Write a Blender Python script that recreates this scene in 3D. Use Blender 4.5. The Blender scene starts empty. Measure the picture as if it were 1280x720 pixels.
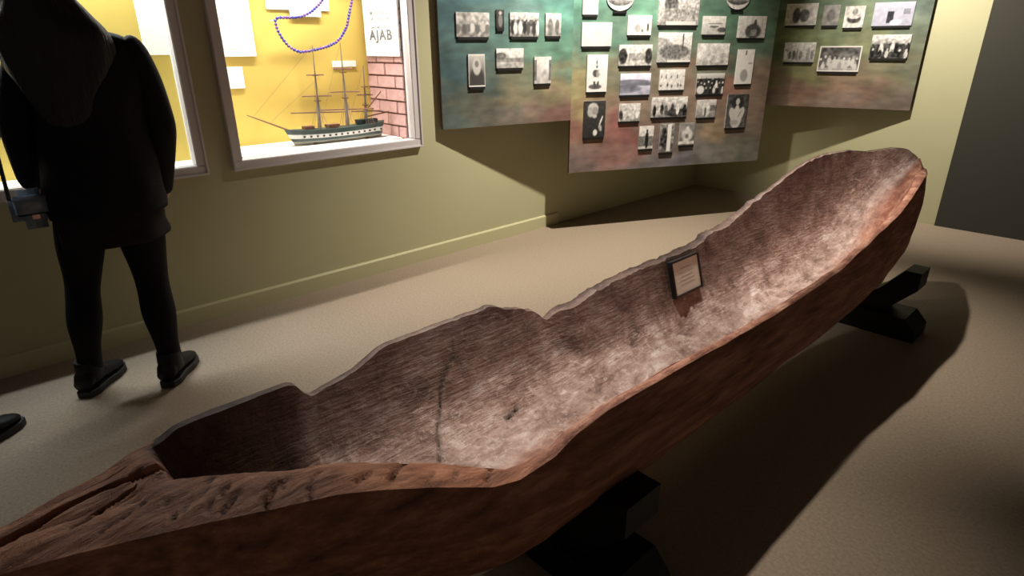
import bpy, bmesh, math, random
from mathutils import Vector, Matrix, noise
import numpy as np
random.seed(7)
C = bpy.context.scene.collection
sc = bpy.context.scene
# ---------------------------------------------------------------- camera
cd = bpy.data.cameras.new('camera'); cam = bpy.data.objects.new('camera', cd); C.objects.link(cam)
cd.sensor_width = 36; cd.lens = 751.03 / 1280 * 36; cd.clip_start = .05
yaw, pitch, roll = .8209, .3822, -.0063
Fh = Vector((-math.sin(yaw), math.cos(yaw), 0)); F = Fh * math.cos(pitch) + Vector((0, 0, -math.sin(pitch)))
R0 = Vector((math.cos(yaw), math.sin(yaw), 0)); U0 = R0.cross(F)
Rv = R0 * math.cos(roll) + U0 * math.sin(roll); Uv = -R0 * math.sin(roll) + U0 * math.cos(roll)
cam.matrix_world = Matrix(((Rv.x, Uv.x, -F.x, 3.3232), (Rv.y, Uv.y, -F.y, 0), (Rv.z, Uv.z, -F.z, 1.38), (0, 0, 0, 1)))
sc.camera = cam
# ---------------------------------------------------------------- world, lamps, exposure
w = bpy.data.worlds.new('world'); sc.world = w; w.use_nodes = True
w.node_tree.nodes['Background'].inputs[0].default_value = (1, .85, .77, 1)
w.node_tree.nodes['Background'].inputs[1].default_value = .1
sc.view_settings.view_transform = 'Standard'; sc.view_settings.look = 'None'
sc.view_settings.gamma = 1; sc.view_settings.exposure = 0
WARM = (1, .91, .80)
def spot(name, loc, tgt, power, ang, blend, col, size=.03):
    l = bpy.data.lights.new(name, 'SPOT'); l.energy = power; l.spot_size = math.radians(ang); l.spot_blend = blend
    l.color = col; l.shadow_soft_size = size
    o = bpy.data.objects.new(name, l); C.objects.link(o); o.location = loc
    o.rotation_euler = (Vector(tgt) - Vector(loc)).to_track_quat('-Z', 'Y').to_euler(); return o
SPOTS = [((1.15, 3.35, 2.86), (.35, 3.5, .95), 540, 108, 1.0, 'black ceiling spotlight aimed at the left and middle boards'),
         ((1.6, 4.55, 2.86), (2.0, 5.78, 1.15), 430, 70, 1.0, 'black ceiling spotlight aimed at the right board'),
         ((1.72, 2.75, 2.86), (2.25, 3.1, .4), 370, 51, 1.0, 'black ceiling spotlight above the far half of the canoe'),
         ((1.65, 1.5, 2.86), (2.15, 1.35, .4), 290, 52, 1.0, 'black ceiling spotlight above the near half of the canoe')]
for L_, T_, P_, A_, B_, _ in SPOTS: spot('spot_light', L_, T_, P_, A_, B_, WARM)
def area(name, loc, sx, sy, power, col, rot=(0, 0, 0)):
    l = bpy.data.lights.new(name, 'AREA'); l.shape = 'RECTANGLE'; l.size = sx; l.size_y = sy; l.energy = power; l.color = col
    o = bpy.data.objects.new(name, l); C.objects.link(o); o.location = loc; o.rotation_euler = rot; l.spread = math.radians(125); return o
area('case_light', (-.27, 1.69, 1.985), .05, 1.0, 22, (1, .96, .92), (0, -.30, 0))
area('case_light', (-.22, .36, 1.985), .05, 1.0, 21, (.84, .94, 1), (0, -.30, 0))
# ---------------------------------------------------------------- helpers
def s2l(c): return tuple(((v / 255) / 12.92 if v / 255 <= .04045 else ((v / 255 + .055) / 1.055) ** 2.4) for v in c)
def mat(name, col, rough=.6, spec=.5, metal=0, noise_scale=0, amt=.15, bump=0, bscale=40, stretch=(1, 1, 1), emit=0):
    m = bpy.data.materials.new(name); m.use_nodes = True; nt = m.node_tree; b = nt.nodes['Principled BSDF']
    b.inputs['Base Color'].default_value = (*col, 1); b.inputs['Roughness'].default_value = rough
    b.inputs['Specular IOR Level'].default_value = spec; b.inputs['Metallic'].default_value = metal
    if emit: b.inputs['Emission Color'].default_value = (*col, 1); b.inputs['Emission Strength'].default_value = emit
    tc = nt.nodes.new('ShaderNodeTexCoord'); mp = nt.nodes.new('ShaderNodeMapping'); mp.inputs['Scale'].default_value = stretch
    nt.links.new(tc.outputs['Object'], mp.inputs[0])
    if noise_scale:
        n = nt.nodes.new('ShaderNodeTexNoise'); n.inputs['Scale'].default_value = noise_scale; n.inputs['Detail'].default_value = 6
        nt.links.new(mp.outputs[0], n.inputs[0])
        r = nt.nodes.new('ShaderNodeValToRGB'); r.color_ramp.elements[0].position = .3; r.color_ramp.elements[1].position = .7
        r.color_ramp.elements[0].color = (*[v * (1 - amt) for v in col], 1); r.color_ramp.elements[1].color = (*[min(1, v * (1 + amt)) for v in col], 1)
        nt.links.new(n.outputs[0], r.inputs[0]); nt.links.new(r.outputs[0], b.inputs['Base Color'])
    if bump:
        n2 = nt.nodes.new('ShaderNodeTexNoise'); n2.inputs['Scale'].default_value = bscale; n2.inputs['Detail'].default_value = 5
        nt.links.new(mp.outputs[0], n2.inputs[0]); bp = nt.nodes.new('ShaderNodeBump'); bp.inputs['Strength'].default_value = bump
        bp.inputs['Distance'].default_value = .01; nt.links.new(n2.outputs[0], bp.inputs['Height']); nt.links.new(bp.outputs[0], b.inputs['Normal'])
    return m
def attr_mat(name, rough=.6, amt=.0, nscale=8, spec=.3):
    m = bpy.data.materials.new(name); m.use_nodes = True; nt = m.node_tree; b = nt.nodes['Principled BSDF']
    b.inputs['Roughness'].default_value = rough; b.inputs['Specular IOR Level'].default_value = spec
    a = nt.nodes.new('ShaderNodeAttribute'); a.attribute_name = 'tone'
    if amt:
        tc = nt.nodes.new('ShaderNodeTexCoord')
        n = nt.nodes.new('ShaderNodeTexNoise'); n.inputs['Scale'].default_value = nscale; n.inputs['Detail'].default_value = 5
        mp = nt.nodes.new('ShaderNodeMapping'); mp.inputs['Scale'].default_value = (1, 1, 2.2); nt.links.new(tc.outputs['Object'], mp.inputs[0]); nt.links.new(mp.outputs[0], n.inputs[0])
        r = nt.nodes.new('ShaderNodeMapRange'); r.inputs[1].default_value = .3; r.inputs[2].default_value = .7; r.inputs[3].default_value = 1 - amt; r.inputs[4].default_value = 1 + amt
        nt.links.new(n.outputs[0], r.inputs[0])
        v = nt.nodes.new('ShaderNodeVectorMath'); v.operation = 'SCALE'; nt.links.new(a.outputs['Color'], v.inputs[0]); nt.links.new(r.outputs[0], v.inputs['Scale'])
        nt.links.new(v.outputs[0], b.inputs['Base Color'])
    else: nt.links.new(a.outputs['Color'], b.inputs['Base Color'])
    return m
def tag(o, label=None, cat=None, group=None, kind=None):
    if label: o['label'] = label
    if cat: o['category'] = cat
    if group: o['group'] = group
    if kind: o['kind'] = kind
    return o
def empty(name, loc=(0, 0, 0), rz=0):
    o = bpy.data.objects.new(name, None); C.objects.link(o); o.location = loc; o.rotation_euler.z = rz; o.empty_display_size = .1; return o
def link(name, me, m=None, parent=None, smooth=False):
    o = bpy.data.objects.new(name, me); C.objects.link(o)
    if m and not me.materials: me.materials.append(m)
    if parent: o.parent = parent
    if smooth: me.shade_smooth()
    return o
def build(name, bm, m, parent=None, smooth=False):
    bmesh.ops.recalc_face_normals(bm, faces=bm.faces)
    me = bpy.data.meshes.new(name); bm.to_mesh(me); bm.free(); return link(name, me, m, parent, smooth)
def pydata(name, V, Fc, m, parent=None, smooth=False):
    me = bpy.data.meshes.new(name); me.from_pydata([tuple(v) for v in V], [], Fc); me.update(); return link(name, me, m, parent, smooth)
def box(bm, x0, x1, y0, y1, z0, z1, bev=0, M=None):
    b2 = bmesh.new() if bev else bm
    vs = [b2.verts.new((x, y, z)) for x in (x0, x1) for y in (y0, y1) for z in (z0, z1)]
    for f in ((0, 1, 3, 2), (4, 6, 7, 5), (0, 4, 5, 1), (2, 3, 7, 6), (0, 2, 6, 4), (1, 5, 7, 3)): b2.faces.new([vs[i] for i in f])
    if bev:
        bmesh.ops.recalc_face_normals(b2, faces=b2.faces)
        bmesh.ops.bevel(b2, geom=b2.edges[:], offset=bev, segments=2, affect='EDGES')
        me = bpy.data.meshes.new('tmp'); b2.to_mesh(me); b2.free(); n0 = len(bm.verts); bm.from_mesh(me); bpy.data.meshes.remove(me)
        bm.verts.ensure_lookup_table(); vs = bm.verts[n0:]
    if M:
        for v in vs: v.co = M @ v.co
def bx(*a, **k):
    bm = bmesh.new(); box(bm, *a, **k); return bm
def prism(bm, pts, ax, a0, a1):
    # pts 2D outline; ax 'y' -> (x,z) outline extruded along y
    f = {'y': lambda p, t: (p[0], t, p[1]), 'x': lambda p, t: (t, p[0], p[1]), 'z': lambda p, t: (p[0], p[1], t)}[ax]
    A = [bm.verts.new(f(p, a0)) for p in pts]; B = [bm.verts.new(f(p, a1)) for p in pts]; n = len(pts)
    bm.faces.new(A); bm.faces.new(B[::-1])
    for i in range(n): bm.faces.new((A[i], B[i], B[(i + 1) % n], A[(i + 1) % n]))
def tube(bm, pts, r, n=6, r1=None):
    pts = [Vector(p) for p in pts]; rings = []
    for i, p in enumerate(pts):
        d = (pts[min(i + 1, len(pts) - 1)] - pts[max(i - 1, 0)]).normalized()
        a = d.orthogonal().normalized() if i == 0 else (rings[-1][1] - rings[-1][1].dot(d) * d).normalized()
        b = d.cross(a); rr = r if r1 is None else r + (r1 - r) * i / (len(pts) - 1)
        rings.append(([bm.verts.new(p + (a * math.cos(t) + b * math.sin(t)) * rr) for t in [k * math.tau / n for k in range(n)]], a))
    for (A, _), (B, _) in zip(rings, rings[1:]):
        for k in range(n): bm.faces.new((A[k], A[(k + 1) % n], B[(k + 1) % n], B[k]))
    bm.faces.new(rings[0][0][::-1]); bm.faces.new(rings[-1][0])
def lerp(a, b, t): return a + (b - a) * t
def sst(a, b, x):
    t = min(1, max(0, (x - a) / (b - a))); return t * t * (3 - 2 * t)
def interp(tab, y, k):
    return float(np.interp(y, [t[0] for t in tab], [t[k] for t in tab]))
# ---------------------------------------------------------------- setting
M_wall = mat('sage_wall_paint', s2l((174, 171, 136)), .65, .3, noise_scale=1.2, amt=.04, bump=.04, bscale=220)
M_dark = mat('charcoal_wall_paint', s2l((58, 57, 50)), .8, .2, bump=.03, bscale=200)
M_floor = mat('beige_carpet', s2l((150, 135, 117)), .95, .1, noise_scale=90, amt=.14, bump=.5, bscale=420)
M_ceil = mat('ceiling_paint', s2l((120, 115, 105)), .9, .1)
M_frame = mat('grey_white_frame_paint', s2l((206, 200, 200)), .45, .4, bump=.02)
WZ0, WZ1 = .78, 2.05; WIN = ((1.09, 2.29), (-.24, .966))
bm = bmesh.new(); Y0 = 5.779
box(bm, -.06, 0, -2.6, Y0 + .06, 0, WZ0 + .02); box(bm, -.06, 0, -2.6, Y0 + .06, WZ1 - .02, 3)
for a, b in ((-2.6, WIN[1][0] + .02), (WIN[1][1] - .02, WIN[0][0] + .02), (WIN[0][1] - .02, Y0 + .06)): box(bm, -.06, 0, a, b, WZ0 + .02, WZ1 - .02)
tag(build('wall_left', bm, M_wall), kind='structure')
tag(build('wall_back', bx(0, 2.206, Y0, Y0 + .08, 0, 3), M_wall), kind='structure')
tag(build('wall_back_dark', bx(2.206, 6.6, Y0 - .012, Y0 + .08, 0, 3), M_dark), 'charcoal painted stretch of the back wall', kind='structure')
tag(build('floor', bx(-.06, 6.6, -2.6, Y0 + .08, -.05, 0), M_floor), kind='structure')
tag(build('ceiling', bx(-.06, 6.6, -2.6, Y0 + .08, 3, 3.05), M_ceil), kind='structure')
bm = bmesh.new(); prism(bm, [(0, 0), (.016, 0), (.016, .086), (.011, .093), (0, .096)], 'y', -2.6, 3.62)
tag(build('baseboard_left', bm, mat('baseboard_sage_paint', s2l((184, 180, 142)), .4, .4)), kind='structure')
# ---------------------------------------------------------------- windows and display cases
M_glass = bpy.data.materials.new('clear_glass'); M_glass.use_nodes = True; nt = M_glass.node_tree
b = nt.nodes['Principled BSDF']; nt.nodes.remove(b)
tr = nt.nodes.new('ShaderNodeBsdfTransparent'); gl = nt.nodes.new('ShaderNodeBsdfGlossy'); gl.inputs['Roughness'].default_value = .02
lw = nt.nodes.new('ShaderNodeLayerWeight'); lw.inputs[0].default_value = .5; pw = nt.nodes.new('ShaderNodeMath'); pw.operation = 'POWER'; pw.inputs[1].default_value = 5
fr = nt.nodes.new('ShaderNodeMath'); fr.operation = 'MULTIPLY_ADD'; fr.inputs[1].default_value = .8; fr.inputs[2].default_value = .03
nt.links.new(lw.outputs['Facing'], pw.inputs[0]); nt.links.new(pw.outputs[0], fr.inputs[0]); mx = nt.nodes.new('ShaderNodeMixShader')
nt.links.new(fr.outputs[0], mx.inputs[0]); nt.links.new(tr.outputs[0], mx.inputs[1]); nt.links.new(gl.outputs[0], mx.inputs[2])
nt.links.new(mx.outputs[0], nt.nodes['Material Output'].inputs[0])
M_yellow = mat('mustard_panel_paint', s2l((208, 180, 92)), .7, .2, noise_scale=5, amt=.03)
M_white = mat('white_paint', s2l((232, 230, 224)), .6, .3); M_paper = mat('white_card', s2l((238, 236, 228)), .8, .2)
M_lamp = mat('lamp_tube_glow', (1, .97, .92), emit=6)
M_brick = mat('pink_red_brick', s2l((186, 150, 146)), .85, .2, noise_scale=14, amt=.18, bump=.5, bscale=60)
M_mortar = mat('dark_mortar', s2l((120, 96, 90)), .9, .1, bump=.4, bscale=80)
def case(k, y0, y1, bricks, lab, xb=-.5):
    e = tag(empty('display_case', (-.28, (y0 + y1) / 2, WZ0)), lab, 'display case'); ox, oy, oz = e.location
    def P(name, m, *a):
        return build(name, bx(a[0] - ox, a[1] - ox, a[2] - oy, a[3] - oy, a[4] - oz, a[5] - oz), m, e)
    P('back_panel', M_yellow, xb - .03, xb, y0, y1, .79, 2.04)
    P('floor_panel', M_white, xb - .03, -.062, y0, y1, .79, .815); P('top_panel', M_white, xb - .03, -.062, y0, y1, 2.02, 2.04)
    P('side_panel', M_white, xb, -.062, y0, y0 + .02, .815, 2.02)
    P('side_panel', M_mortar if bricks else M_white, xb, -.062, y1 - .02, y1, .815, 2.02)
    P('light_tube', M_lamp, -.30 if k == 1 else -.25, -.24 if k == 1 else -.19, y0 + .1, y1 - .1, 1.995, 2.015)
    if bricks:
        bw = P('brick_panel', M_mortar, -.498, -.064, y1 - .026, y1 - .021, .817, 2.018)
        c = 0; z = .825; ms = {}
        while z < 1.95:
            x = -.062 - (.0 if c % 2 else .105)
            segs = []
            if c % 2 == 0: segs.append((-.155, -.068))
            xx = -.162 if c % 2 == 0 else -.068
            while xx > -.49: segs.append((max(xx - .205, -.496), xx)); xx -= .212
            for a, bb in segs:
                L = round(bb - a, 3)
                if L < .03: continue
                if L not in ms:
                    me = bpy.data.meshes.new('brick'); b2 = bx(-L / 2, L / 2, -.007, .007, -.0345, .0345, bev=.004); bmesh.ops.recalc_face_normals(b2, faces=b2.faces); b2.to_mesh(me); b2.free(); me.materials.append(M_brick); ms[L] = me
                o = link('brick', ms[L], None, bw); o.location = ((a + bb) / 2 - ox, y1 - .030 - oy + random.uniform(-.002, .002), z + .0345 - oz)
            z += .0775; c += 1
    return e
case(1, 1.11, 2.27, True, 'lit display case with yellow back and pink brick side behind the right window')
case(2, -.22, 1.03, False, 'lit display case with yellow back behind the window the visitor faces', -.3)
for k, (y0, y1) in enumerate(WIN):
    e = tag(empty('window_%d' % (k + 1), (0, (y0 + y1) / 2, WZ0)), ('framed window between display case and room, the one showing the ship' if k == 0 else 'framed display window behind the standing visitor'), kind='structure')
    oy = e.location.y; oz = WZ0
    fw = .052
    bm = bmesh.new()
    for (a, b_, c, d) in ((y0, y1, WZ0, WZ0 + .05), (y0, y1, WZ1 - .05, WZ1), (y0, y0 + fw, WZ0 + .05, WZ1 - .05), (y1 - fw, y1, WZ0 + .05, WZ1 - .05)):
        box(bm, -.058, .022, a - oy, b_ - oy, c - oz, d - oz, bev=.004)
    for (a, b_, c, d) in ((y0, y1, WZ0, WZ0 + .012), (y0, y0 + .012, WZ0 + .012, WZ1), (y1 - .012, y1, WZ0 + .012, WZ1)):
        box(bm, .02, .03, a - oy, b_ - oy, c - oz, d - oz, bev=.002)
    build('window_frame', bm, M_frame, e)
    build('window_pane', bx(-.035, -.030, y0 + fw - oy, y1 - fw - oy, WZ0 + .05 - oz, WZ1 - .05 - oz), M_glass, e)
# cards, posters and label strips in the cases
def card(name, y0, y1, z0, z1, label, cat='card', x=-.497, th=.008, grp=None, m=None):
    o = build(name, bx(0, th, -(y1 - y0) / 2, (y1 - y0) / 2, 0, z1 - z0, bev=.001), m or M_paper); o.location = (x, (y0 + y1) / 2, z0)
    tag(o, label, cat, grp); return o
M_faint = mat('faint_grey_print', s2l((150, 148, 148)), .8, .2); M_text = mat('grey_ink', s2l((104, 104, 104)), .8, .2)
p1 = card('poster', 1.17, 1.497, 1.335, 1.95, 'large white poster at the left of the right display case', 'poster', th=.015)
build('printed_block', bx(.0155, .0165, -.05, .07, .04, .11), mat('pale_grey_print', s2l((206, 202, 200)), .8), p1)
card('label_card', 1.285, 1.405, 1.16, 1.28, 'small square white card under the large white poster', 'card')
p2 = card('text_card', 1.60, 2.00, 1.592, 1.80, 'wide white card above the bead necklace, partly cut by the picture top', 'card')
card('text_card', 1.735, 1.935, 1.556, 1.70, 'smaller white card overlapping the lower edge of the wide card', 'card', x=-.487)
card('label_strip', 1.98, 2.15, 1.262, 1.30, 'narrow white label strip behind the ship masts', 'card')
card('poster', .865, 1.0, 1.35, 1.95, 'white poster at the right edge of the case beside the visitor', 'poster', th=.012, x=-.298)
card('text_card', .615, .67, 1.395, 1.43, x=-.298, label='small bluish card just above the visitor\'s right shoulder', cat='card', m=mat('blue_card', s2l((120, 160, 190)), .6))
card('poster', -.10, .14, 1.30, 1.75, 'white poster at the left edge of the case behind the visitor', 'poster', x=-.298)
# sign on the brick side of the case, faces -Y
sg = build('sign_board', bx(-.19, .205, -.006, .006, 0, .60, bev=.001), M_paper); sg.location = (-.268, 2.222, 1.327)
tag(sg, 'white lettered sign hung on the pink brick side of the case', 'sign')
def text(s, size, m, parent, loc, rot, name='lettering', sx=1):
    cu = bpy.data.curves.new(name, 'FONT'); cu.body = s; cu.size = size; cu.extrude = .0006; cu.offset = size * .028; cu.align_x = 'CENTER'; cu.space_character = 1.15
    t = bpy.data.objects.new(name, cu); C.objects.link(t); bpy.context.view_layer.update()
    me = bpy.data.meshes.new_from_object(t.evaluated_get(bpy.context.evaluated_depsgraph_get())); bpy.data.objects.remove(t)
    o = link(name, me, m, parent); o.location = loc; o.rotation_euler = rot; o.scale = (sx, 1, 1); return o
text('AJAB', .082, M_text, sg, (0.005, -.0075, .098), (math.pi / 2, 0, 0), sx=1.35)
for s, z, sz in (('MICHAEL', .245, .035), ('OF THE SHIP', .21, .028), ('ON THE COAST', .165, .02)): text(s, sz, M_faint, sg, (0, -.0075, z), (math.pi / 2, 0, 0), sx=1.3)
text('EST', .03, M_faint, sg, (0, -.0075, .33), (math.pi / 2, 0, 0))
# plinth
pl = build('plinth', bx(-.47, -.1, 1.14, 2.22, .815, .832, bev=.002), M_white); tag(pl, 'low white plinth under the model ship', 'plinth')
# ---------------------------------------------------------------- bead necklace
pts = [(2.126, 1.70), (2.126, 1.657), (2.105, 1.6), (2.09, 1.56), (2.075, 1.51), (2.048, 1.471), (2.02, 1.437), (1.985, 1.41), (1.93, 1.388), (1.871, 1.374), (1.8, 1.361), (1.739, 1.356), (1.70, 1.37), (1.669, 1.393), (1.64, 1.43), (1.622, 1.467), (1.612, 1.50), (1.612, 1.531), (1.63, 1.545), (1.667, 1.545), (1.72, 1.547), (1.767, 1.552), (1.81, 1.566), (1.848, 1.585), (1.9, 1.625), (1.935, 1.66), (1.96, 1.72)]
nk = tag(empty('bead_necklace', (-.42, 1.87, 1.356)), 'long string of blue and purple beads draped above the model ship', 'necklace')
P3 = [Vector((0, a - 1.87, b_ - 1.356)) for a, b_ in pts]
bm = bmesh.new(); tube(bm, P3, .0025, 5); build('cord', bm, mat('dark_thread', s2l((40, 36, 60))), nk)
for a, b_ in ((.25, .33), (-.262, .172)): build('hanging_pin', bx(-.075, 0, a, a + .006, b_, b_ + .006), M_white, nk)
bmat = [mat('blue_bead', s2l((52, 52, 150)), .2, .6), mat('purple_bead', s2l((96, 64, 140)), .2, .6)]
bms = []
for m_ in bmat:
    b2 = bmesh.new(); bmesh.ops.create_icosphere(b2, subdivisions=1, radius=.0105); me = bpy.data.meshes.new('bead'); b2.to_mesh(me); b2.free(); me.materials.append(m_); me.shade_smooth(); bms.append(me)
d = 0; k = 0
for a, b_ in zip(P3, P3[1:]):
    L = (b_ - a).length
    while d < L:
        o = link('bead', bms[(k * 7 // 3) % 2], None, nk); o.location = a + (b_ - a) * (d / L); d += .0195; k += 1
    d -= L
# ---------------------------------------------------------------- model ship
ship = tag(empty('model_ship', (-.25, 1.85, .832)), 'three-masted model sailing ship with a black and white hull and bare yards', 'model ship')
oy, oz = 1.85, .832
M_hdk = mat('ship_dark_green', s2l((38, 62, 60)), .5); M_hw = mat('ship_white_stripe', s2l((206, 206, 200)), .5); M_wood = mat('ship_wood', s2l((120, 84, 62)), .6, noise_scale=60, amt=.2)
M_hb = mat('ship_pale_bottom', s2l((150, 150, 140)), .5); M_mast = mat('ship_mast_grey', s2l((128, 118, 108)), .6); M_blk = mat('ship_black', s2l((24, 24, 26)), .5)
def hullring(y):
    t = (y - 1.50) / (2.18 - 1.50); hw = .055 * (max(0, 1 - abs(2 * t - 1.0) ** 3.2)) ** .6 + (.02 if t > .9 else 0) * min(1, (1.02 - t) * 10)
    sheer = .016 * (2 * t - .95) ** 2
    return hw, sheer
N = 26
def hullband(z0, z1, w0, w1, m, name, close_top=False):
    V = []; Fc = []
    for i in range(N + 1):
        y = lerp(1.50, 2.18, i / N); hw, sh = hullring(y)
        tpr = min(1, (i / N) * 7 + .02)
        ys0 = y + (.055 * (1 - z0 / .085)) * (1 - i / N) - .03 * (1 - z0 / .085) * (i / N)
        ys1 = y + (.055 * (1 - z1 / .085)) * (1 - i / N) - .03 * (1 - z1 / .085) * (i / N)
        f0 = z0 + sh * z0 / .085; f1 = z1 + sh * z1 / .085
        V += [(-hw * w0 - .001, ys0 - oy, f0), (-hw * w1 - .001, ys1 - oy, f1), (hw * w1 + .001, ys1 - oy, f1), (hw * w0 + .001, ys0 - oy, f0)]
    for i in range(N):
        a = 4 * i; b_ = a + 4
        for p, q in ((0, 1), (1, 2), (2, 3), (3, 0)): Fc.append((a + p, a + q, b_ + q, b_ + p))
    Fc += [(0, 3, 2, 1), (4 * N, 4 * N + 1, 4 * N + 2, 4 * N + 3)]
    return pydata(name, V, Fc, m, ship)
hullband(.002, .022, .35, .85, M_hb, 'lower_hull'); hullband(.022, .038, .85, .97, M_hdk, 'dark_band'); hullband(.038, .060, .97, 1.0, M_hw, 'white_band'); hullband(.060, .085, 1.0, 1.0, M_hdk, 'bulwark')
for i in range(14):
    y = 1.60 + i * .04; hw, sh = hullring(y)
    for s in ((1,) if False else (1, -1)): build('gunport', bx(s * (hw + .0015) - .002, s * (hw + .0015) + .002, y - oy - .006, y - oy + .006, .044 + sh * .5, .055 + sh * .5), M_blk, ship)
for (a, b_, h) in ((1.62, 1.68, .02), (1.77, 1.85, .018), (1.98, 2.12, .03)): build('deck_house', bx(-.025, .025, a - oy, b_ - oy, .09, .09 + h, bev=.002), M_hdk if h > .02 else M_wood, ship)
def mast(y, z1, lean, yards, gaff=None):
    base = Vector((0, y - oy, .06)); top = Vector((0, y - oy + lean, z1 - oz))
    bm = bmesh.new(); mid = base.lerp(top, .42); mid2 = base.lerp(top, .7)
    tube(bm, [base, mid], .012, 8, .009); tube(bm, [base.lerp(top, .36), mid2], .006, 8, .005); tube(bm, [base.lerp(top, .65), top], .0045, 6, .002)
    m_ = build('mast', bm, M_mast, ship)
    for f in (.38, .67):
        c = base.lerp(top, f); build('mast_top', bx(c.x - .018, c.x + .018, c.y - .014, c.y + .014, c.z - .003, c.z + .003), M_wood, m_)
    for z, half, ang in yards:
        f = (z - oz - .06) / (z1 - oz - .06); c = base.lerp(top, f)
        dv = Vector((math.cos(ang), math.sin(ang), 0)) * half; bm = bmesh.new(); tube(bm, [c - dv, c, c + dv], .0042, 6); build('yard', bm, M_wood, m_)
    bm = bmesh.new()
    for s in (-1, 1):
        for dy in (-.03, -.01, .012, .035): tube(bm, [(s * .052, y - oy + dy, .085), tuple(base.lerp(top, .38))], .0012, 3)
        for dy in (-.01, .01): tube(bm, [tuple(base.lerp(top, .38) + Vector((s * .018, dy, 0))), tuple(base.lerp(top, .68))], .0009, 3)
    build('shrouds', bm, M_mast, m_); return top
A = math.radians(62)
t1 = mast(1.725, 1.392, .015, [(1.015, .16, A), (1.11, .085, A), (1.23, .05, A)])
t2 = mast(1.915, 1.409, .006, [(1.02, .17, A), (1.125, .09, A), (1.26, .055, A)])
t3 = mast(2.047, 1.274, .017, [(1.0, .09, A), (1.10, .05, A)])
bm = bmesh.new(); tube(bm, [(0, 2.05 - oy, 1.0 - oz), (0, 2.175 - oy, 1.115 - oz)], .004, 6); tube(bm, [(0, 2.05 - oy, .965 - oz), (0, 2.22 - oy, .985 - oz)], .004, 6); build('gaff', bm, M_wood, ship)
bm = bmesh.new(); tube(bm, [(0, 1.53 - oy, .925 - oz), (0, 1.30 - oy, 1.03 - oz)], .006, 6, .003); build('bowsprit', bm, M_wood, ship)
bm = bmesh.new()
for a, b_ in (((0, 1.33 - oy, 1.015 - oz), t1), ((0, 1.42 - oy, .975 - oz), t1 * .7), ((0, 1.74 - oy, .95 - oz), t2), ((0, 1.93 - oy, .95 - oz), t3)): tube(bm, [a, tuple(b_)], .0009, 3)
build('stay_lines', bm, M_mast, ship)
build('stand', (lambda b: (box(b, -.03, .03, 1.66 - oy, 1.68 - oy, 0, .03), box(b, -.03, .03, 2.02 - oy, 2.04 - oy, 0, .03), b)[2])(bmesh.new()), M_wood, ship)
# ---------------------------------------------------------------- photo display boards
M_board = attr_mat('painted_board', .55, .26, 7, .35); M_edge = mat('board_edge_paint', s2l((92, 72, 62)), .7); M_cap = mat('black_caption_strip', s2l((14, 14, 14)), .5)
M_print = attr_mat('photo_print', .45, 0, spec=.4)
BO = {'A': (((.03, 2.447), (.262, 3.445)), .873, [(0.07, 1.56, 70, 110, 115), (0.05, 1.23, 60, 92, 98), (0.07, 0.96, 82, 98, 92), (0.41, 1.37, 80, 118, 105), (0.28, 1.18, 75, 92, 88), (0.53, 1.09, 128, 118, 88), (0.4, 0.92, 98, 95, 85), (0.78, 1.37, 88, 135, 112), (0.72, 1.21, 110, 118, 92), (0.85, 1.1, 140, 128, 88), (0.66, 0.95, 120, 100, 88), (0.93, 0.91, 125, 88, 78), (0.98, 1.37, 85, 132, 108), (0.22, 1.03, 100, 100, 84), (0.53, 1.52, 84, 118, 112), (0.91, 1.62, 75, 130, 115), (0.08, 1.78, 60, 110, 120), (0.59, 1.8, 70, 125, 125)]),
 'B': (((.262, 3.445), (1.005, 4.974)), .482, [(0.01, 1.57, 80, 132, 110), (0.21, 1.42, 85, 128, 108), (0.51, 1.6, 88, 138, 112), (0.13, 1.15, 150, 142, 92), (0.07, 1.01, 158, 140, 90), (0.32, 1.2, 120, 115, 92), (0.53, 1.36, 108, 116, 98), (0.05, 0.81, 140, 95, 78), (0.06, 0.55, 118, 100, 95), (0.3, 0.92, 138, 112, 92), (0.45, 0.74, 140, 84, 78), (0.42, 0.59, 140, 100, 90), (0.57, 0.97, 125, 108, 92), (0.89, 1.14, 130, 105, 86), (0.85, 1.53, 92, 120, 98), (1.19, 1.53, 80, 122, 98), (1.32, 1.36, 84, 112, 90), (1.5, 1.58, 82, 118, 92), (1.26, 1.07, 140, 95, 78), (1.55, 1.06, 138, 112, 92), (1.0, 0.77, 118, 108, 92), (1.27, 0.73, 150, 125, 92), (1.59, 0.81, 128, 105, 90), (0.92, 0.56, 105, 100, 108), (1.26, 0.54, 110, 108, 100), (1.55, 0.59, 112, 112, 98), (0.67, 0.51, 118, 110, 108), (1.06, 0.89, 128, 108, 88), (0.19, 1.83, 75, 135, 120), (0.81, 1.84, 80, 130, 110), (1.49, 1.86, 75, 115, 95)]),
 'C': (((.802, 5.456), (1.846, 5.749)), .885, [(0.0, 1.64, 78, 105, 80), (0.04, 1.35, 98, 112, 75), (0.12, 1.45, 118, 130, 78), (0.23, 1.16, 128, 128, 75), (0.06, 1.03, 125, 105, 80), (0.26, 0.97, 128, 95, 78), (0.43, 1.44, 105, 118, 82), (0.55, 1.07, 140, 110, 85), (0.74, 1.02, 128, 98, 80), (0.89, 1.11, 118, 112, 80), (0.69, 1.41, 118, 125, 85), (1.02, 0.99, 112, 98, 88), (1.03, 1.47, 108, 120, 98), (1.09, 1.18, 108, 112, 88), (0.63, 0.95, 112, 95, 88), (0.45, 1.65, 95, 115, 90), (0.99, 1.66, 100, 118, 105), (0.01, 0.93, 112, 100, 92), (0.12, 1.9, 78, 110, 85), (0.8, 1.86, 90, 120, 95)])}
BALB = 1.5
def set_tone(me, cols):
    a = me.color_attributes.new('tone', 'FLOAT_COLOR', 'POINT'); a.data.foreach_set('color', np.array(cols, 'f').ravel())
BM = {}
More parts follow.
